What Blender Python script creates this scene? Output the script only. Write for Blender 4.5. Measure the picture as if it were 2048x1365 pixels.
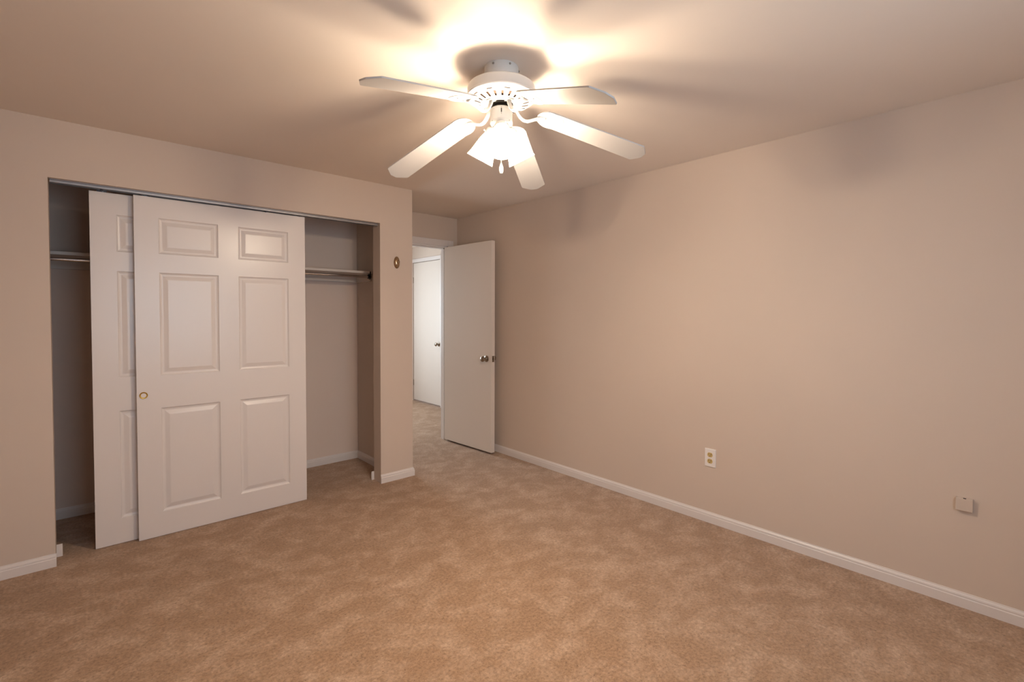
import bpy, bmesh, math, random
from mathutils import Vector, Matrix
random.seed(7)
for o in list(bpy.data.objects): bpy.data.objects.remove(o)
S = bpy.context.scene
C = S.collection
PI = math.pi

# ------------------------------------------------------------------ camera
cam_d = bpy.data.cameras.new('camera'); cam = bpy.data.objects.new('camera', cam_d); C.objects.link(cam)
r_ = Vector((0.74327333, -0.66898197, 0.00280787)); u_ = Vector((0.01491701, 0.02076942, 0.999673)); f_ = Vector((0.66882153, 0.7429884, -0.02541657))
M = Matrix(((r_.x, u_.x, -f_.x, -3.00821), (r_.y, u_.y, -f_.y, -3.48780), (r_.z, u_.z, -f_.z, 1.348768), (0, 0, 0, 1)))
cam.matrix_world = M
cam_d.sensor_fit = 'HORIZONTAL'; cam_d.sensor_width = 36.0
cam_d.lens = 957.274 / 2048 * 36.0
cam_d.shift_y = -(682.5 - 652.125) / 2048
cam_d.clip_start = 0.02
S.camera = cam

# ------------------------------------------------------------------ light / exposure
W = bpy.data.worlds.new('world'); S.world = W; W.use_nodes = True
bg = W.node_tree.nodes['Background']; bg.inputs[0].default_value = (0.62, 0.76, 1.0, 1); bg.inputs[1].default_value = 1.0
S.view_settings.view_transform = 'Standard'; S.view_settings.look = 'None'
S.view_settings.exposure = 0.0; S.view_settings.gamma = 1.0; S.view_settings.use_curve_mapping = False
LAMP = (1.0, 0.84, 0.65)
BULB = 1640.0           # emission strength of each bulb
SHADE = 13.0
def area(name, loc, rot, sx, sy, power, col):
    l = bpy.data.lights.new(name, 'AREA'); l.shape = 'RECTANGLE'; l.size = sx; l.size_y = sy; l.energy = power; l.color = col
    o = bpy.data.objects.new(name, l); C.objects.link(o); o.location = loc; o.rotation_euler = rot; return o
# daylight coming in through the two windows (behind the camera, and at the end of the hall)
area('daylight_bedroom_window', (-2.1, -4.33, 1.45), (PI/2, 0, 0), 1.4, 1.15, 33, (0.64, 0.84, 1.0))
area('daylight_hall_window', (-.60, 3.57, 1.35), (-PI/2, 0, 0), 0.62, 1.22, 84, (0.74, 0.90, 1.0))

# ------------------------------------------------------------------ measures
H = 2.36; XC = -0.975; YB = 0.738; XL = -3.1276; XR = -1.261; ZT = 2.055
WT = 0.12; YC = 0.78; XI = -1.10
XW = -3.80; YR = -4.20; HX = 0.81; HY = 3.45

# ------------------------------------------------------------------ materials
def nt(name):
    m = bpy.data.materials.new(name); m.use_nodes = True
    n = m.node_tree; b = n.nodes['Principled BSDF']; return m, n, b
def simple(name, col, rough=0.5, metal=0.0, spec=0.5, coat=0.0):
    m, n, b = nt(name)
    b.inputs['Base Color'].default_value = (*col, 1); b.inputs['Roughness'].default_value = rough
    b.inputs['Metallic'].default_value = metal; b.inputs['Specular IOR Level'].default_value = spec
    b.inputs['Coat Weight'].default_value = coat
    return m
def painted(name, col, rough, spec, scale, bump, var=0.03, dist=0.001):
    m, n, b = nt(name)
    tc = n.nodes.new('ShaderNodeTexCoord')
    nz = n.nodes.new('ShaderNodeTexNoise'); nz.inputs['Scale'].default_value = scale; nz.inputs['Detail'].default_value = 6
    n.links.new(tc.outputs['Object'], nz.inputs['Vector'])
    bp = n.nodes.new('ShaderNodeBump'); bp.inputs['Strength'].default_value = bump; bp.inputs['Distance'].default_value = dist
    n.links.new(nz.outputs['Fac'], bp.inputs['Height']); n.links.new(bp.outputs['Normal'], b.inputs['Normal'])
    n2 = n.nodes.new('ShaderNodeTexNoise'); n2.inputs['Scale'].default_value = 1.7; n2.inputs['Detail'].default_value = 3
    n.links.new(tc.outputs['Object'], n2.inputs['Vector'])
    cr = n.nodes.new('ShaderNodeValToRGB')
    cr.color_ramp.elements[0].color = (*[c*(1-var) for c in col], 1); cr.color_ramp.elements[1].color = (*[min(1, c*(1+var)) for c in col], 1)
    n.links.new(n2.outputs['Fac'], cr.inputs['Fac']); n.links.new(cr.outputs['Color'], b.inputs['Base Color'])
    b.inputs['Roughness'].default_value = rough; b.inputs['Specular IOR Level'].default_value = spec
    return m
MW = painted('wall_paint', (0.66, 0.54, 0.455), 0.62, 0.3, 260, 0.06)
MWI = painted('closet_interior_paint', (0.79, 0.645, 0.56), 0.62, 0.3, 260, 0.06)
MC = painted('ceiling_paint', (0.80, 0.70, 0.62), 0.8, 0.2, 200, 0.08)
MT = painted('trim_paint', (0.77, 0.70, 0.67), 0.35, 0.5, 60, 0.04, 0.01)
MD = painted('door_paint', (0.77, 0.70, 0.67), 0.30, 0.5, 45, 0.10, 0.015)
ML = painted('flush_door_paint', (0.79, 0.70, 0.63), 0.24, 0.5, 30, 0.04, 0.015)
MF = simple('fan_white_enamel', (0.66, 0.64, 0.62), 0.30)
MBL = simple('blade_white_laminate', (0.52, 0.49, 0.475), 0.42)
MDK = simple('dark_motor_metal', (0.03, 0.027, 0.024), 0.35, 0.7)
MVO = simple('dark_void', (0.10, 0.055, 0.03), 0.8)
MCH = simple('chrome_rod', (0.72, 0.73, 0.76), 0.16, 1.0)
MAL = painted('aluminium_track', (0.36, 0.35, 0.36), 0.40, 0.5, 50, 0.03, 0.02); MAL.node_tree.nodes['Principled BSDF'].inputs['Metallic'].default_value = 0.85
MBR = simple('polished_brass', (0.60, 0.37, 0.07), 0.36, 1.0)
MAB = simple('antique_brass', (0.42, 0.30, 0.19), 0.24, 1.0)
MNK = simple('satin_nickel', (0.36, 0.30, 0.24), 0.22, 1.0)
MIV = simple('ivory_receptacle', (0.60, 0.42, 0.17), 0.35)
MPL = simple('white_cover_plate', (0.86, 0.80, 0.77), 0.3)
MBK = simple('black_slot', (0.015, 0.01, 0.008), 0.6)
MSH = painted('closet_shelf_paint', (0.70, 0.62, 0.56), 0.45, 0.4, 60, 0.05)
MSC = simple('screw_metal', (0.35, 0.33, 0.31), 0.35, 1.0)

def carpet():
    m, n, b = nt('beige_carpet'); N = n.nodes; L = n.links
    tc = N.new('ShaderNodeTexCoord')
    def noise(sc, det, rough=0.5, dist=0.0, vec=None):
        x = N.new('ShaderNodeTexNoise'); x.inputs['Scale'].default_value = sc; x.inputs['Detail'].default_value = det
        x.inputs['Roughness'].default_value = rough; x.inputs['Distortion'].default_value = dist
        L.new(vec or tc.outputs['Object'], x.inputs['Vector']); return x
    mp = N.new('ShaderNodeMapping'); mp.inputs['Rotation'].default_value = (0, 0, 0.85); mp.inputs['Scale'].default_value = (1.0, 1.25, 1)
    L.new(tc.outputs['Object'], mp.inputs['Vector'])
    big = noise(5.4, 10, 0.72, 0.30, mp.outputs['Vector'])
    r1 = N.new('ShaderNodeValToRGB'); r1.color_ramp.elements[0].position = 0.44; r1.color_ramp.elements[1].position = 0.70
    r1.color_ramp.elements[0].color = (0.375, 0.225, 0.130, 1); r1.color_ramp.elements[1].color = (0.545, 0.375, 0.260, 1)
    L.new(big.outputs['Fac'], r1.inputs['Fac'])
    fine = noise(75, 3, 0.7)
    r2 = N.new('ShaderNodeValToRGB'); r2.color_ramp.elements[0].position = 0.30; r2.color_ramp.elements[1].position = 0.72
    r2.color_ramp.elements[0].color = (0.66, 0.63, 0.60, 1); r2.color_ramp.elements[1].color = (1.26, 1.25, 1.24, 1)
    L.new(fine.outputs['Fac'], r2.inputs['Fac'])
    mx = N.new('ShaderNodeMix'); mx.data_type = 'RGBA'; mx.blend_type = 'MULTIPLY'; mx.inputs['Factor'].default_value = 1
    L.new(r1.outputs['Color'], mx.inputs['A']); L.new(r2.outputs['Color'], mx.inputs['B'])
    spk = noise(105, 3, 0.65)
    r3 = N.new('ShaderNodeValToRGB'); r3.color_ramp.elements[0].position = 0.30; r3.color_ramp.elements[1].position = 0.39
    r3.color_ramp.elements[0].color = (0.42, 0.36, 0.32, 1); r3.color_ramp.elements[1].color = (1, 1, 1, 1)
    L.new(spk.outputs['Fac'], r3.inputs['Fac'])
    m2 = N.new('ShaderNodeMix'); m2.data_type = 'RGBA'; m2.blend_type = 'MULTIPLY'; m2.inputs['Factor'].default_value = 1
    L.new(mx.outputs['Result'], m2.inputs['A']); L.new(r3.outputs['Color'], m2.inputs['B'])
    L.new(m2.outputs['Result'], b.inputs['Base Color'])
    b.inputs['Roughness'].default_value = 1.0; b.inputs['Specular IOR Level'].default_value = 0.1
    b.inputs['Sheen Weight'].default_value = 0.25; b.inputs['Sheen Roughness'].default_value = 0.5
    add = N.new('ShaderNodeMath'); add.operation = 'ADD'
    g = noise(160, 4, 0.7); L.new(g.outputs['Fac'], add.inputs[0]); L.new(big.outputs['Fac'], add.inputs[1])
    bp = N.new('ShaderNodeBump'); bp.inputs['Strength'].default_value = 0.55; bp.inputs['Distance'].default_value = 0.006
    L.new(add.outputs[0], bp.inputs['Height']); L.new(bp.outputs['Normal'], b.inputs['Normal'])
    return m
MCA = carpet()

def shade_mat():
    m = bpy.data.materials.new('frosted_glass_shade'); m.use_nodes = True; n = m.node_tree; N = n.nodes; L = n.links
    N.clear(); out = N.new('ShaderNodeOutputMaterial')
    tr = N.new('ShaderNodeBsdfTransparent'); tr.inputs[0].default_value = (1.0, 0.97, 0.93, 1)
    tl = N.new('ShaderNodeBsdfTranslucent'); tl.inputs[0].default_value = (0.95, 0.92, 0.88, 1)
    gl = N.new('ShaderNodeBsdfGlossy'); gl.inputs['Roughness'].default_value = 0.15
    em = N.new('ShaderNodeEmission'); em.inputs[0].default_value = (*LAMP, 1); em.inputs[1].default_value = SHADE
    m1 = N.new('ShaderNodeMixShader'); m1.inputs[0].default_value = 0.22; L.new(tl.outputs[0], m1.inputs[1]); L.new(tr.outputs[0], m1.inputs[2])
    m2 = N.new('ShaderNodeMixShader'); m2.inputs[0].default_value = 0.06; L.new(m1.outputs[0], m2.inputs[1]); L.new(gl.outputs[0], m2.inputs[2])
    ad = N.new('ShaderNodeAddShader'); L.new(m2.outputs[0], ad.inputs[0]); L.new(em.outputs[0], ad.inputs[1])
    L.new(ad.outputs[0], out.inputs[0]); return m
MGS = shade_mat()
def emit(name, col, s):
    m = bpy.data.materials.new(name); m.use_nodes = True; n = m.node_tree; n.nodes.clear()
    o = n.nodes.new('ShaderNodeOutputMaterial'); e = n.nodes.new('ShaderNodeEmission'); e.inputs[0].default_value = (*col, 1); e.inputs[1].default_value = s
    n.links.new(e.outputs[0], o.inputs[0]); return m
MBU = emit('lit_bulb', LAMP, BULB)
def glass():
    m = bpy.data.materials.new('window_glass'); m.use_nodes = True; n = m.node_tree; N = n.nodes; N.clear()
    o = N.new('ShaderNodeOutputMaterial'); t = N.new('ShaderNodeBsdfTransparent'); g = N.new('ShaderNodeBsdfGlossy'); g.inputs['Roughness'].default_value = 0.02
    x = N.new('ShaderNodeMixShader'); x.inputs[0].default_value = 0.06
    n.links.new(t.outputs[0], x.inputs[1]); n.links.new(g.outputs[0], x.inputs[2]); n.links.new(x.outputs[0], o.inputs[0]); return m
MWG = glass()

# ------------------------------------------------------------------ mesh helpers
def bx(bm, x0, x1, y0, y1, z0, z1):
    v = [bm.verts.new(p) for p in ((x0,y0,z0),(x1,y0,z0),(x1,y1,z0),(x0,y1,z0),(x0,y0,z1),(x1,y0,z1),(x1,y1,z1),(x0,y1,z1))]
    for f in ((0,3,2,1),(4,5,6,7),(0,1,5,4),(1,2,6,5),(2,3,7,6),(3,0,4,7)): bm.faces.new([v[i] for i in f])
    return v
def box_bm(*b):
    bm = bmesh.new(); bx(bm, *b); return bm
def obj(name, bm, mat, parent=None, smooth=False, bevel=0, angle=35, loc=None):
    bmesh.ops.recalc_face_normals(bm, faces=bm.faces[:])
    me = bpy.data.meshes.new(name); bm.to_mesh(me); bm.free()
    o = bpy.data.objects.new(name, me); C.objects.link(o)
    if mat: me.materials.append(mat)
    if parent: o.parent = parent
    if loc: o.location = loc
    if bevel:
        md = o.modifiers.new('bevel', 'BEVEL'); md.width = bevel; md.segments = 2; md.limit_method = 'ANGLE'; md.angle_limit = math.radians(40)
    if smooth:
        for p in me.polygons: p.use_smooth = True
        try: me.set_sharp_from_angle(angle=math.radians(angle))
        except Exception: pass
    return o
def struct(name, bm, mat, **k):
    o = obj(name, bm, mat, **k)
    o['kind'] = 'structure'; return o
def thing(name, label, cat, loc, group=None):
    o = bpy.data.objects.new(name, None); C.objects.link(o); o.location = loc; o.empty_display_size = 0.05
    o['label'] = label; o['category'] = cat
    if group: o['group'] = group
    return o
def lathe(bm, prof, n=32, M=None, close=False, skip=None):
    rings = []
    for (r, z) in prof:
        ring = []
        for i in range(n):
            a = 2*PI*i/n; p = Vector((r*math.cos(a), r*math.sin(a), z))
            ring.append(bm.verts.new(M @ p if M else p))
        rings.append(ring)
    for j in range(len(rings)-1):
        for i in range(n):
            if skip and skip(j, i): continue
            bm.faces.new((rings[j][i], rings[j][(i+1) % n], rings[j+1][(i+1) % n], rings[j+1][i]))
    if close:
        bm.faces.new(rings[0][::-1]); bm.faces.new(rings[-1])
    return rings
def tube(bm, pts, rad, n=10, flat=1.0, up=Vector((0,0,1))):
    pts = [Vector(p) for p in pts]; rings = []
    for i, p in enumerate(pts):
        t = (pts[min(i+1, len(pts)-1)] - pts[max(i-1, 0)]).normalized()
        s = t.cross(up)
        if s.length < 1e-4: s = t.cross(Vector((0,1,0)))
        s.normalize(); w = s.cross(t).normalized()
        rr = rad[i] if isinstance(rad, (list, tuple)) else rad
        rings.append([bm.verts.new(p + s*rr*math.cos(2*PI*k/n) + w*rr*flat*math.sin(2*PI*k/n)) for k in range(n)])
    for j in range(len(rings)-1):
        for k in range(n): bm.faces.new((rings[j][k], rings[j][(k+1) % n], rings[j+1][(k+1) % n], rings[j+1][k]))
    bm.faces.new(rings[0][::-1]); bm.faces.new(rings[-1])
def bez(a, b, c, d, n=10):
    a, b, c, d = map(Vector, (a, b, c, d)); o = []
    for i in range(n+1):
        t = i/n; o.append(a*(1-t)**3 + b*3*t*(1-t)**2 + c*3*t*t*(1-t) + d*t**3)
    return o
def prism(bm, outline, z0, z1, M=None):
    f = lambda p: M @ Vector(p) if M else Vector(p)
    lo = [bm.verts.new(f((x, y, z0))) for x, y in outline]; hi = [bm.verts.new(f((x, y, z1))) for x, y in outline]
    bm.faces.new(lo[::-1]); bm.faces.new(hi); n = len(outline)
    for i in range(n): bm.faces.new((lo[i], lo[(i+1) % n], hi[(i+1) % n], hi[i]))
BASE = [(0, 0), (.012, 0), (.012, .043), (.0095, .0475), (.0105, .052), (.009, .058), (.0045, .064), (.0035, .0685), (0, .0685)]
def sweep(bm, path, prof):
    # path: list of (point, outward direction) in plan; mitred by the caller through the offsets
    rings = []
    for (px, py), (ox, oy) in path: rings.append([bm.verts.new((px+ox*a, py+oy*a, z)) for a, z in prof])
    for j in range(len(rings)-1):
        for k in range(len(prof)-1): bm.faces.new((rings[j][k], rings[j+1][k], rings[j+1][k+1], rings[j][k+1]))
        bm.faces.new((rings[j][-1], rings[j+1][-1], rings[j+1][0], rings[j][0]))
    bm.faces.new(rings[0]); bm.faces.new(rings[-1][::-1])

# ------------------------------------------------------------------ room shell
struct('floor', box_bm(XW-.1, HX+.1, YR-.1, HY+.1, -.1, 0), MCA)
struct('ceiling', box_bm(XW-.1, HX+.1, YR-.1, HY+.1, H, H+.1), MC)
bm = bmesh.new()
bx(bm, XW, XL, 0, WT, 0, H); bx(bm, XR, XC, 0, WT, 0, H); bx(bm, XL, XR, 0, WT, ZT, H)
struct('wall_front', bm, MW)
struct('wall_right', box_bm(0, .1, YR, YB+.11, 0, H), MW)
bm = bmesh.new()   # wall behind the camera, with the window opening
bx(bm, XW, -2.85, YR-.1, YR, 0, H); bx(bm, -1.35, .1, YR-.1, YR, 0, H); bx(bm, -2.85, -1.35, YR-.1, YR, 0, .85); bx(bm, -2.85, -1.35, YR-.1, YR, 2.05, H)
struct('wall_rear', bm, MW)
struct('wall_left', box_bm(XW-.1, XW, YR-.1, YC, 0, H), MW)
def window(name, x0, x1, y0, y1, z0, z1, axis):
    bm = bmesh.new(); t = .05
    if axis == 'y':
        for a in ((x0, x0+t, z0, z1), (x1-t, x1, z0, z1), (x0+t, x1-t, z0, z0+t), (x0+t, x1-t, z1-t, z1), (x0+t, x1-t, (z0+z1)/2-.02, (z0+z1)/2+.02)): bx(bm, a[0], a[1], y0, y1, a[2], a[3])
        w = struct(name, bm, MT); pane = box_bm(x0+t, x1-t, (y0+y1)/2-.002, (y0+y1)/2+.002, z0+t, z1-t)
    else:
        for a in ((y0, y0+t, z0, z1), (y1-t, y1, z0, z1), (y0+t, y1-t, z0, z0+t), (y0+t, y1-t, z1-t, z1), (y0+t, y1-t, (z0+z1)/2-.02, (z0+z1)/2+.02)): bx(bm, x0, x1, a[0], a[1], a[2], a[3])
        w = struct(name, bm, MT); pane = box_bm((x0+x1)/2-.002, (x0+x1)/2+.002, y0+t, y1-t, z0+t, z1-t)
    obj('window_pane', pane, MWG, w)
window('window_1', -2.85, -1.35, YR-.07, YR-.03, .85, 2.05, 'y')
# closet interior and the nook beside it
bm = bmesh.new(); bx(bm, XI, XC, WT, YC+.1, 0, H)
struct('wall_nook_left', bm, MW)
struct('wall_closet_back', box_bm(XW, XI, YC, YC+.1, 0, H), MWI)
struct('wall_closet_left', box_bm(XW, -3.42, WT, YC, 0, H), MWI)
bm = bmesh.new(); DX0, DX1 = -.925, -.118
bx(bm, XC, DX0, YB, YB+.11, 0, H); bx(bm, DX1, HX, YB, YB+.11, 0, H); bx(bm, DX0, DX1, YB, YB+.11, ZT, H)
struct('wall_doorway', bm, MW)
# hall beyond
bm = bmesh.new(); HD0, HD1, HZ = 2.27, 3.035, 2.125
bx(bm, HX, HX+.1, YB+.11, HD0, 0, H); bx(bm, HX, HX+.1, HD1, HY, 0, H); bx(bm, HX, HX+.1, HD0, HD1, HZ, H)
struct('wall_hall_right', bm, MW)
bm = bmesh.new()
bx(bm, -2.3, -.95, HY, HY+.1, 0, H); bx(bm, -.25, HX+.1, HY, HY+.1, 0, H); bx(bm, -.95, -.25, HY, HY+.1, 0, .70); bx(bm, -.95, -.25, HY, HY+.1, 2.0, H)
struct('wall_hall_back', bm, MW)
bm = bmesh.new()
bx(bm, -2.3, -2.2, YC+.1, HY, 0, H)
struct('wall_hall_left', bm, MW)
window('window_2', -.95, -.25, HY+.03, HY+.07, .70, 2.0, 'y')

# baseboards
bm = bmesh.new(); sweep(bm, [((XW, 0), (0, -1)), ((XL+.003, 0), (0, -1))], BASE)
struct('baseboard_front_left', bm, MT)
bm = bmesh.new(); sweep(bm, [((XR-.003, 0), (0, -1)), ((XC, 0), (1, -1)), ((XC, YB), (1, -1))], BASE)
struct('baseboard_front_right', bm, MT)
bm = bmesh.new(); sweep(bm, [((0, YR), (-1, 1)), ((0, YB), (-1, -1)), ((DX1+.062, YB), (0, -1))], BASE)
struct('baseboard_right', bm, MT)
bm = bmesh.new(); sweep(bm, [((XW, YR), (1, 1)), ((0, YR), (-1, 1))], BASE)
struct('baseboard_rear', bm, MT)
bm = bmesh.new(); sweep(bm, [((XW, 0), (1, -1)), ((XW, YR), (1, 1))], BASE)
struct('baseboard_left', bm, MT)
bm = bmesh.new(); sweep(bm, [((-3.42, YC), (1, -1)), ((XI, YC), (-1, -1)), ((XI, WT), (-1, 1)), ((XR-.020, WT), (0, 1))], BASE)
struct('baseboard_closet', bm, MT)
bm = bmesh.new(); sweep(bm, [((XL+.024, WT), (0, 1)), ((-3.42, WT), (1, 1)), ((-3.42, YC-.02), (1, 0))], BASE)
struct('baseboard_closet_left', bm, MT)
bm = bmesh.new(); sweep(bm, [((HX, YB+.11), (-1, 0)), ((HX, HD0-.06), (-1, 0))], BASE)
struct('baseboard_hall', bm, MT)

# door casings (trim) and jambs
def casing_y(name, x0, x1, zt, y, w=.062, t=.014, out=-1):
    bm = bmesh.new(); a, b = (y-t, y) if out < 0 else (y, y+t)
    bx(bm, x0-w, x0, a, b, 0, zt+w); bx(bm, x1, x1+w, a, b, 0, zt+w); bx(bm, x0, x1, a, b, zt, zt+w)
    return struct(name, bm, MT, bevel=.003)
casing_y('trim_1', DX0, DX1, ZT, YB)
bm = bmesh.new()
bx(bm, DX0-.001, DX0+.014, YB-.004, YB+.114, 0, ZT); bx(bm, DX1-.014, DX1+.001, YB-.004, YB+.114, 0, ZT); bx(bm, DX0, DX1, YB-.004, YB+.114, ZT-.012, ZT+.001)
bx(bm, DX0+.014, DX0+.026, YB+.045, YB+.08, 0, ZT-.012); bx(bm, DX1-.026, DX1-.014, YB+.045, YB+.08, 0, ZT-.012); bx(bm, DX0+.014, DX1-.014, YB+.045, YB+.08, ZT-.024, ZT-.012)
struct('trim_2', bm, MT, bevel=.001)
bm = bmesh.new(); w = .055
bx(bm, HX-.014, HX, HD0-w, HD0, 0, HZ+w); bx(bm, HX-.014, HX, HD1, HD1+w, 0, HZ+w); bx(bm, HX-.014, HX, HD0, HD1, HZ, HZ+w)
struct('trim_3', bm, MT, bevel=.003)

# ------------------------------------------------------------------ hinged doors
def knob_bm(Mx, k=1.0):
    bm = bmesh.new()
    lathe(bm, [(.0001, 0), (.031*k, 0), (.032*k, .004), (.027*k, .008), (.016*k, .011), (.0125*k, .016), (.012*k, .028), (.017*k, .034), (.0245*k, .041), (.0275*k, .050), (.0265*k, .057), (.020*k, .063), (.008*k, .0655), (.0001, .066)], 28, Mx)
    return bm
# bedroom door, swung open against the right wall
DXA, DXB, DY0, DY1 = -.125, -.083, .004, .738
d = struct('door_1', box_bm(DXA, DXB, DY0, DY1-.004, .02, 2.040), ML, bevel=.0015)
d['label'] = 'flush off-white door standing open against the right wall'
rx = Matrix.Rotation(-PI/2, 4, 'Y'); rxp = Matrix.Rotation(PI/2, 4, 'Y')
obj('door_knob', knob_bm(Matrix.Translation((DXA, .074, .917)) @ rx), MNK, d, smooth=True)
obj('door_knob', knob_bm(Matrix.Translation((DXB, .074, .917)) @ rxp), MNK, d, smooth=True)
bm = bmesh.new(); bx(bm, DXA+.008, DXB-.008, DY0-.0015, DY0+.001, .888, .946); bx(bm, DXA+.015, DXB-.014, DY0-.010, DY0, .909, .925)
obj('latch_plate', bm, MNK, d, bevel=.001)
for z in (.25, 1.05, 1.83):
    bm = bmesh.new(); lathe(bm, [(.0001, z-.045), (.006, z-.045), (.006, z+.045), (.0001, z+.045)], 12, Matrix.Translation((DXB-.002, DY1-.001, 0)))
    obj('hinge', bm, MNK, d, smooth=True)
hp = Matrix.Translation((DXA, DY0, 0)); d.matrix_world = hp @ Matrix.Rotation(math.radians(3.2), 4, 'Z') @ hp.inverted()
# hall door, closed
d = struct('door_2', box_bm(HX+.006, HX+.042, HD0+.003, HD1-.003, .018, HZ-.006), ML, bevel=.001)
d['label'] = 'closed white flush door seen across the hall'
obj('door_knob', knob_bm(Matrix.Translation((HX+.006, HD0+.062, .905)) @ rx), MNK, d, smooth=True)
for z in (.28, 1.86):
    bm = bmesh.new(); lathe(bm, [(.0001, z-.045), (.006, z-.045), (.006, z+.045), (.0001, z+.045)], 12, Matrix.Translation((HX+.003, HD1-.001, 0)))
    obj('hinge', bm, MNK, d, smooth=True)

# ------------------------------------------------------------------ six-panel sliding closet doors
def panel_door_bm(Wd, Hd, T, panels):
    bm = bmesh.new()
    xs = sorted({0, Wd, *[p[0] for p in panels], *[p[1] for p in panels]}); zs = sorted({0, Hd, *[p[2] for p in panels], *[p[3] for p in panels]})
    V = {}
    def v(x, y, z):
        k = (round(x, 5), round(y, 5), round(z, 5))
        if k not in V: V[k] = bm.verts.new((x, y, z))
        return V[k]
    for i in range(len(xs)-1):
        for j in range(len(zs)-1):
            cx, cz = (xs[i]+xs[i+1])/2, (zs[j]+zs[j+1])/2
            if any(p[0] < cx < p[1] and p[2] < cz < p[3] for p in panels): continue
            bm.faces.new((v(xs[i], 0, zs[j]), v(xs[i+1], 0, zs[j]), v(xs[i+1], 0, zs[j+1]), v(xs[i], 0, zs[j+1])))
    # moulded sunk border then raised field
    prof = [(0, 0), (.003, .0045), (.008, .0080), (.014, .0095), (.019, .0095), (.040, .0025), (.044, .0018)]
    for (x0, x1, z0, z1) in panels:
        last = None
        for (a, dpt) in prof:
            r = [v(x0+a, dpt, z0+a), v(x1-a, dpt, z0+a), v(x1-a, dpt, z1-a), v(x0+a, dpt, z1-a)]
            if last:
                for k in range(4): bm.faces.new((last[k], last[(k+1) % 4], r[(k+1) % 4], r[k]))
            last = r
        bm.faces.new(last)
    # sides and back
    b = [v(0, T, 0), v(Wd, T, 0), v(Wd, T, Hd), v(0, T, Hd)]
    bm.faces.new(b[::-1])
    bot = [v(x, 0, 0) for x in xs]; bm.faces.new(bot[::-1] + [b[0], b[1]])
    top = [v(x, 0, Hd) for x in xs]; bm.faces.new(top + [b[2], b[3]])
    lf = [v(0, 0, z) for z in zs]; bm.faces.new(lf + [b[3], b[0]])
    rt = [v(Wd, 0, z) for z in zs]; bm.faces.new(rt[::-1] + [b[1], b[2]])
    return bm
DW, DT, ZB = .958, .034, .003
PAN = []
for (a, b_) in ((.115, .423), (.536, .845)):
    for (c, e) in ((.148, .777), (.972, 1.588), (1.699, 1.911)): PAN.append((a, b_, c-ZB, e-ZB))
DH = 2.030 - ZB
def sliding(label, x, y):
    t = thing('sliding_closet_door', label, 'closet door', (x, y, ZB))
    o = obj('door_panel', panel_door_bm(DW, DH, DT, PAN), MD, t)
    for hx in (.055, DW-.055):      # roller hangers on top of the slab
        bm = bmesh.new(); bx(bm, hx-.022, hx+.022, .0195, .0225, DH-.025, DH+.012); bx(bm, hx-.012, hx+.012, .003, .0195, DH+.0002, DH+.0022)
        lathe(bm, [(.0001, -.004), (.008, -.004), (.008, .004), (.0001, .004)], 16, Matrix.Translation((hx, .0095, DH+.0105)) @ Matrix.Rotation(PI/2, 4, 'X'))
        bx(bm, hx-.004, hx+.004, .012, .021, DH+.006, DH+.0115)
        obj('roller_hanger', bm, MCH, t)
    return t
fd = sliding('white six-panel sliding closet door in front, with small brass finger pull', -2.774, .045)
bm = bmesh.new()
lathe(bm, [(.0001, .0025), (.0095, .0025), (.0125, .0010), (.0150, -.0030), (.0180, -.0036), (.0200, -.0018), (.0205, .0008)], 28, Matrix.Translation((.032, 0, .858)) @ Matrix.Rotation(-PI/2, 4, 'X'))
obj('finger_pull', bm, MBR, fd, smooth=True)
bk = sliding('white six-panel sliding closet door behind, mostly hidden by the front one', -2.966, .088)

# track under the header
t = thing('closet_door_track', 'long grey metal track under the closet header', 'door track', ((XL+XR)/2, .06, ZT))
L2 = (XR-XL)/2 - .006
bm = bmesh.new()
bx(bm, -L2, L2, -.030, .072, -.003, 0)                                 # top plate
pr = [(-.030, -.003), (-.0315, -.005), (-.034, -.007), (-.034, -.018), (-.032, -.020), (-.030, -.020), (-.0325, -.0165), (-.0325, -.0085), (-.028, -.005), (-.028, -.003)]
lo = [bm.verts.new((-L2, y, z)) for y, z in pr]; hi = [bm.verts.new((L2, y, z)) for y, z in pr]
bm.faces.new(lo); bm.faces.new(hi[::-1])
for i in range(len(pr)): bm.faces.new((lo[i], hi[i], hi[(i+1) % len(pr)], lo[(i+1) % len(pr)]))
obj('track_fascia', bm, MAL, t)
for y in (0.0235, .0625):
    bm = bmesh.new(); bx(bm, -L2, L2, y-.0235-.001, y-.0235+.0005, -.012, -.003)
    obj('roller_rail', bm, MAL, t)

# ------------------------------------------------------------------ closet shelf and rod
t = thing('closet_shelf', 'painted wooden shelf across the inside of the closet', 'shelf', ((-3.42+XI)/2, .62, 1.715))
hw = (XI+3.42)/2
obj('shelf_board', box_bm(-hw+.001, hw-.001, -.16, .158, -.020, 0), MSH, t, bevel=.0015)
obj('shelf_cleat', box_bm(-hw+.001, hw-.001, .140, .159, -.085, -.0205), MSH, t, bevel=.001)
for s in (-1, 1): obj('shelf_cleat', box_bm(min(s*hw-s*.001, s*hw-s*.019), max(s*hw-s*.001, s*hw-s*.019), -.13, .138, -.085, -.0205), MSH, t, bevel=.001)
t = thing('closet_rod', 'chrome clothes rod under the closet shelf', 'clothes rod', ((-3.42+XI)/2, .475, 1.668))
bm = bmesh.new(); lathe(bm, [(.0001, -hw+.024), (.0125, -hw+.024), (.0125, hw-.024), (.0001, hw-.024)], 20, Matrix.Rotation(PI/2, 4, 'Y'))
obj('rod', bm, MCH, t, smooth=True)
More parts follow.
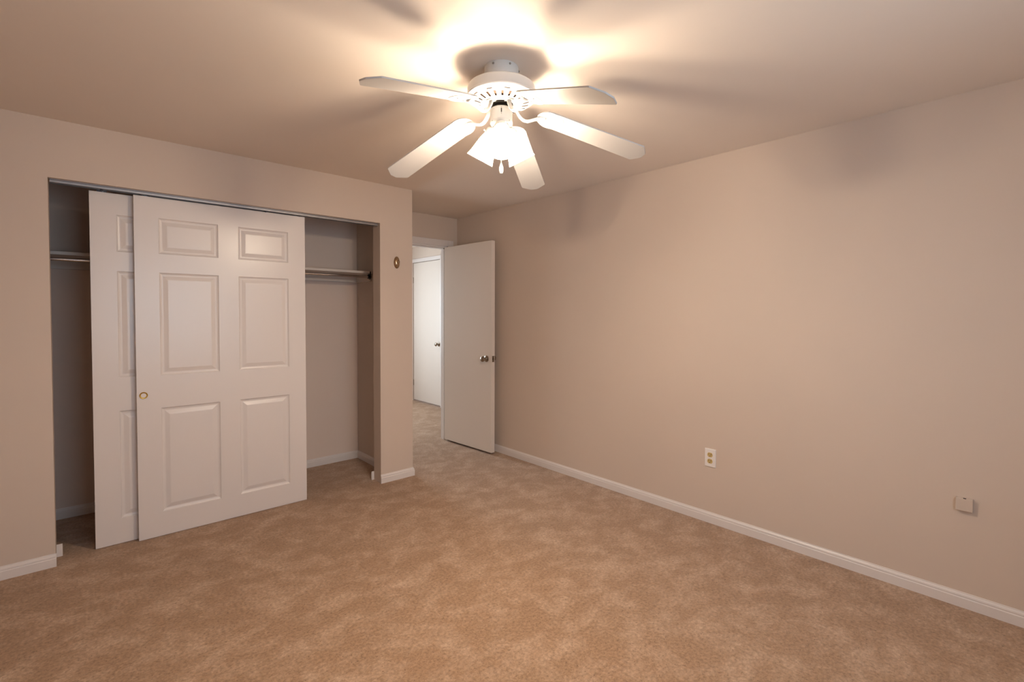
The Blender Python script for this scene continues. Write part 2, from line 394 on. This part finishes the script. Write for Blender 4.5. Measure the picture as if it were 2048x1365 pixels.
for s in (-1, 1):
    bm = bmesh.new(); lathe(bm, [(.0001, 0), (.024, 0), (.024, .004), (.017, .006), (.017, .020), (.0135, .020), (.0135, .010), (.0001, .010)], 20, Matrix.Translation((s*(hw-.0205), 0, 0)) @ Matrix.Rotation(-s*PI/2, 4, 'Y'))
    bx(bm, s*(hw-.024)-.004, s*(hw-.024)+.004, -.020, .020, -.012, .046)
    obj('rod_bracket', bm, MDK, t, smooth=True)

# ------------------------------------------------------------------ small wall fixtures
t = thing('wall_outlet', 'white duplex electrical outlet with ivory sockets on the right wall', 'outlet', (0, -2.066, .421))
bm = bmesh.new(); v = bx(bm, -.0065, 0, -.037, .037, -.059, .059)
for k in (0, 3, 4, 7):
    v[k].co.y *= .93; v[k].co.z *= .955
obj('cover_plate', bm, MPL, t, bevel=.0012)
for z in (.0205, -.0205):
    ol = []
    for i in range(28):
        a = 2*PI*i/28; ol.append((.0172*math.cos(a), max(-.0142, min(.0142, .0172*math.sin(a)))))
    Mm = Matrix.Translation((-.0065, 0, z)) @ Matrix(((0, 0, -1, 0), (1, 0, 0, 0), (0, 1, 0, 0), (0, 0, 0, 1)))
    bm = bmesh.new(); prism(bm, ol, 0, .0022, Mm); rc = obj('receptacle', bm, MIV, t)
    bm = bmesh.new()
    bx(bm, -.0089, -.0086, -.0082, -.0055, -.001, .0085); bx(bm, -.0089, -.0086, .0055, .0080, .0005, .0080)
    lathe(bm, [(.0001, 0), (.0027, 0), (.0027, .0003), (.0001, .0003)], 12, Matrix.Translation((-.0086, 0, z*0-.0078)) @ rx)
    for vv in bm.verts: vv.co.z += z
    obj('slots', bm, MBK, rc)
bm = bmesh.new(); lathe(bm, [(.0001, .0016), (.0022, .0014), (.0032, 0), (.0001, 0)], 14, Matrix.Translation((-.0065, 0, 0)) @ rx)
obj('screw', bm, MPL, t, smooth=True)

t = thing('phone_jack_box', 'small wall-coloured surface jack box low on the right wall', 'jack box', (0, -3.262, .480))
bm = bmesh.new(); bx(bm, -.022, 0, -.029, .029, -.029, .029)
obj('box_cover', bm, simple('painted_box', (0.62, 0.505, 0.425), .6), t, bevel=.002)
obj('cable_slot', box_bm(-.0224, -.013, -.006, .004, .0278, .0295), MBK, t)

t = thing('wall_medallion', 'small oval brass fixture on the wall between closet and doorway', 'wall fixture', (-1.117, 0, 1.757))
Mm = Matrix.Diagonal((.55, 1, 1, 1)) @ Matrix.Rotation(PI/2, 4, 'X')
bm = bmesh.new(); lathe(bm, [(.0001, 0), (.0480, 0), (.0485, .002), (.044, .005), (.040, .0045), (.035, .0085), (.024, .0135), (.012, .0155), (.0001, .016)], 36, Mm)
obj('back_plate', bm, MAB, t, smooth=True)
bm = bmesh.new(); lathe(bm, [(.0001, .012), (.007, .012), (.006, .018), (.0085, .023), (.0095, .027), (.0070, .031), (.0001, .0325)], 20, Matrix.Rotation(PI/2, 4, 'X') @ Matrix.Translation((.004, .004, 0)))
obj('button', bm, MAB, t, smooth=True)
for z in (.030, -.030):
    bm = bmesh.new(); lathe(bm, [(.0001, .0125), (.003, .0115), (.0042, .008), (.0042, .006), (.0001, .006)], 12, Matrix.Translation((0, 0, z)) @ Matrix.Rotation(PI/2, 4, 'X'))
    obj('screw', bm, MAB, t, smooth=True)

# ------------------------------------------------------------------ ceiling fan
FX, FY = -1.706, -1.972
fan = thing('ceiling_fan', 'white five-blade ceiling fan with three lit glass shades', 'ceiling fan', (FX, FY, H))
def fz(z): return z - H + .013
bm = bmesh.new()
lathe(bm, [(.0001, 0), (.069, 0), (.0705, -.003), (.0705, fz(2.300)), (.068, fz(2.290)), (.066, fz(2.275)), (.0001, fz(2.275))], 40)
cn = obj('canopy', bm, MF, fan, smooth=True)
for a in (-102, -158, -40):
    a = math.radians(a); Mm = Matrix.Translation((.0708*math.cos(a), .0708*math.sin(a), fz(2.335))) @ Matrix.Rotation(a, 4, 'Z') @ Matrix.Rotation(PI/2, 4, 'Y')
    bm = bmesh.new(); lathe(bm, [(.0001, -.003), (.0042, -.003), (.0042, .002), (.0025, .0035), (.0001, .0036)], 12, Mm)
    obj('screw', bm, MSC, cn, smooth=True)
bm = bmesh.new()
lathe(bm, [(.060, fz(2.281)), (.100, fz(2.279)), (.125, fz(2.274)), (.137, fz(2.266)), (.140, fz(2.256)), (.140, fz(2.232)), (.1415, fz(2.230)), (.1425, fz(2.226)), (.1405, fz(2.222)), (.136, fz(2.220))], 66)
mh = obj('motor_housing', bm, MF, fan, smooth=True)
# vented bottom bowl: real openings
bm = bmesh.new()
pr = [(.136, fz(2.221)), (.130, fz(2.2150)), (.1265, fz(2.2125)), (.1230, fz(2.2105)), (.114, fz(2.2060)), (.086, fz(2.1985)), (.066, fz(2.1965)), (.050, fz(2.1965)), (.050, fz(2.204))]
lathe(bm, pr, 66, skip=lambda j, i: (j == 4 and i % 3 == 0) or (j == 2 and i % 6 in (1, 2)))
obj('vented_cover', bm, MF, mh, smooth=True)
bm = bmesh.new(); lathe(bm, [(.0001, fz(2.235)), (.134, fz(2.228)), (.110, fz(2.213)), (.088, fz(2.206)), (.0001, fz(2.206))], 40)
obj('motor_core', bm, MVO, mh, smooth=True)
bm = bmesh.new()
lathe(bm, [(.0001, fz(2.206)), (.047, fz(2.206)), (.047, fz(2.194)), (.030, fz(2.190)), (.030, fz(2.150)), (.0001, fz(2.150))], 36)
hub = obj('rotor_hub', bm, MDK, fan, smooth=True)
bm = bmesh.new()
lathe(bm, [(.0001, fz(2.180)), (.040, fz(2.180)), (.0445, fz(2.177)), (.0455, fz(2.172)), (.0455, fz(2.128)), (.047, fz(2.126)), (.047, fz(2.117)), (.044, fz(2.112)), (.036, fz(2.106)), (.0001, fz(2.106))], 36)
sh = obj('switch_housing', bm, MF, fan, smooth=True)
va = math.atan2(-3.4878-FY, -3.00821-FX)        # direction towards the room side where the switch faces
def radial(a, r, z): return Matrix.Translation((r*math.cos(a), r*math.sin(a), z)) @ Matrix.Rotation(a, 4, 'Z')
bm = bmesh.new(); bx(bm, -.001, .0012, -.0022, .0022, -.008, .008); bm.transform(radial(va, .0455, fz(2.158)))
obj('reverse_switch', bm, MBK, sh)
for dz in (.0125, -.0125):
    bm = bmesh.new(); lathe(bm, [(.0001, 0), (.0018, 0), (.0018, .0012), (.0001, .0012)], 10, radial(va, .0453, fz(2.158)+dz) @ Matrix.Rotation(PI/2, 4, 'Y'))
    obj('screw', bm, MSC, sh, smooth=True)
for da in (-.9, .75):
    bm = bmesh.new(); lathe(bm, [(.0001, 0), (.0022, 0), (.0022, .0014), (.0001, .0014)], 10, radial(va+da, .0468, fz(2.1215)) @ Matrix.Rotation(PI/2, 4, 'Y'))
    obj('screw', bm, MSC, sh, smooth=True)
# light kit
bm = bmesh.new(); lathe(bm, [(.0001, fz(2.1055)), (.034, fz(2.1055)), (.036, fz(2.100)), (.030, fz(2.086)), (.017, fz(2.076)), (.0001, fz(2.073))], 32)
lk = obj('light_kit', bm, MF, fan, smooth=True)
TILT = math.radians(31)
for k in range(3):
    a = va + k*2*PI/3 + .03
    A = radial(a, .036, fz(2.098)) @ Matrix.Rotation(-TILT, 4, 'Y')     # local -Z points down and outwards
    bm = bmesh.new(); lathe(bm, [(.0001, .006), (.020, .006), (.027, .001), (.0305, -.006), (.0305, -.020), (.029, -.021), (.029, -.008), (.0001, -.004)], 28, A)
    hd = obj('shade_holder', bm, MF, fan, smooth=True)
    for q in range(3):
        b2 = a + q*2*PI/3 + .5
        bm = bmesh.new(); lathe(bm, [(.0001, 0), (.0018, 0), (.0018, .004), (.0035, .005), (.0035, .008), (.0001, .009)], 10, A @ radial(q*2*PI/3+.5, .0295, -.015) @ Matrix.Rotation(PI/2, 4, 'Y'))
        obj('thumb_screw', bm, MF, hd, smooth=True)
    bm = bmesh.new(); n = 48
    prof = [(.0265, -.010), (.027, -.018), (.031, -.030), (.037, -.048), (.0425, -.070), (.0470, -.092), (.0515, -.110), (.0570, -.126), (.0590, -.130)]
    lathe(bm, prof, n, A)
    s = obj('lamp_shade', bm, MGS, fan, smooth=True)
    bm = bmesh.new(); lathe(bm, [(.0001, -.022), (.010, -.026), (.012, -.036), (.018, -.050), (.023, -.064), (.0235, -.074), (.019, -.086), (.010, -.093), (.0001, -.095)], 16, A)
    b_ = obj('light_bulb', bm, MBU, s, smooth=True)
# pull chain
bm = bmesh.new(); z = fz(2.074)
while z > fz(1.958):
    lathe(bm, [(.0001, z), (.0014, z-.0008), (.0014, z-.0020), (.0001, z-.0028)], 6); z -= .0031
pc = obj('pull_chain', bm, MF, fan, smooth=True)
bm = bmesh.new(); lathe(bm, [(.0001, fz(1.959)), (.003, fz(1.957)), (.0045, fz(1.950)), (.0078, fz(1.940)), (.0085, fz(1.932)), (.0075, fz(1.922)), (.0055, fz(1.916)), (.0001, fz(1.9145))], 18)
obj('chain_pull', bm, MF, pc, smooth=True)
# blades: (angle deg, tip height, label)
BL = [(104.5, 2.019, 7), (32.9, 2.026, -5), (-29.5, 2.051, -7), (-100.1, 2.006, -10), (-173.7, 2.083, -7)]   # angle, tip height, pitch
R0, Z0, RT = .162, 2.180, .640
for ang, zt, pitch in BL:
    a = math.radians(ang)
    sl = math.atan2(Z0-zt, RT-R0); Lb = math.hypot(Z0-zt, RT-R0)
    B = radial(a, R0, Z0 - H) @ Matrix.Rotation(sl, 4, 'Y') @ Matrix.Rotation(math.radians(pitch), 4, 'X')
    w0, w1 = .055, .063
    ol = []
    for i in range(9):
        q = PI/2 + PI*i/8; ol.append((.044 + .046*math.cos(q), w0*math.sin(q)))
    ol += [(Lb-.036, -w1), (Lb-.030, -w1+.002), (Lb-.002, -.021), (Lb, -.018), (Lb, .018), (Lb-.002, .021), (Lb-.030, w1-.002), (Lb-.036, w1)]
    bm = bmesh.new(); prism(bm, ol, -.003, .003, B)
    bl = obj('fan_blade', bm, MBL, fan, bevel=.0012)
    # bracket: arm from hub down and out, then a rounded plate under the blade root
    bm = bmesh.new()
    pl = []
    for i in range(24):
        q = 2*PI*i/24; pl.append((.048 + (.062 if math.cos(q) > 0 else .055)*math.cos(q), .057*math.sin(q)))
    prism(bm, pl, -.0046, -.0031, B)
    e = B @ Vector((.006, 0, -.007)); ca, sa = math.cos(a), math.sin(a)
    P = lambda r, z: Vector((r*ca, r*sa, fz(z)))
    path = bez(P(.058, 2.199), P(.066, 2.165), P(.088, 2.132), P(.118, 2.142), 10) + bez(P(.118, 2.142), P(.135, 2.147), e - Vector((ca, sa, 0))*.012, e + (B.to_3x3() @ Vector((.02, 0, 0))), 5)[1:]
    tube(bm, path, [.0105]*3 + [.0095]*(len(path)-6) + [.010, .012, .013], 10, .6)
    prism(bm, [(-.016, -.013), (.016, -.013), (.016, .013), (-.016, .013)], -.002, .004, Matrix.Translation(P(.060, 2.196)) @ Matrix.Rotation(a, 4, 'Z'))
    obj('blade_bracket', bm, MF, bl, smooth=True)
    for (sx, sy) in ((.030, .022), (.030, -.022), (.080, 0)):
        bm = bmesh.new(); lathe(bm, [(.0001, -.0100), (.003, -.0085), (.0042, -.0055), (.0001, -.0053)], 12, B @ Matrix.Translation((sx, sy, 0)))
        obj('screw', bm, MF, bl, smooth=True)
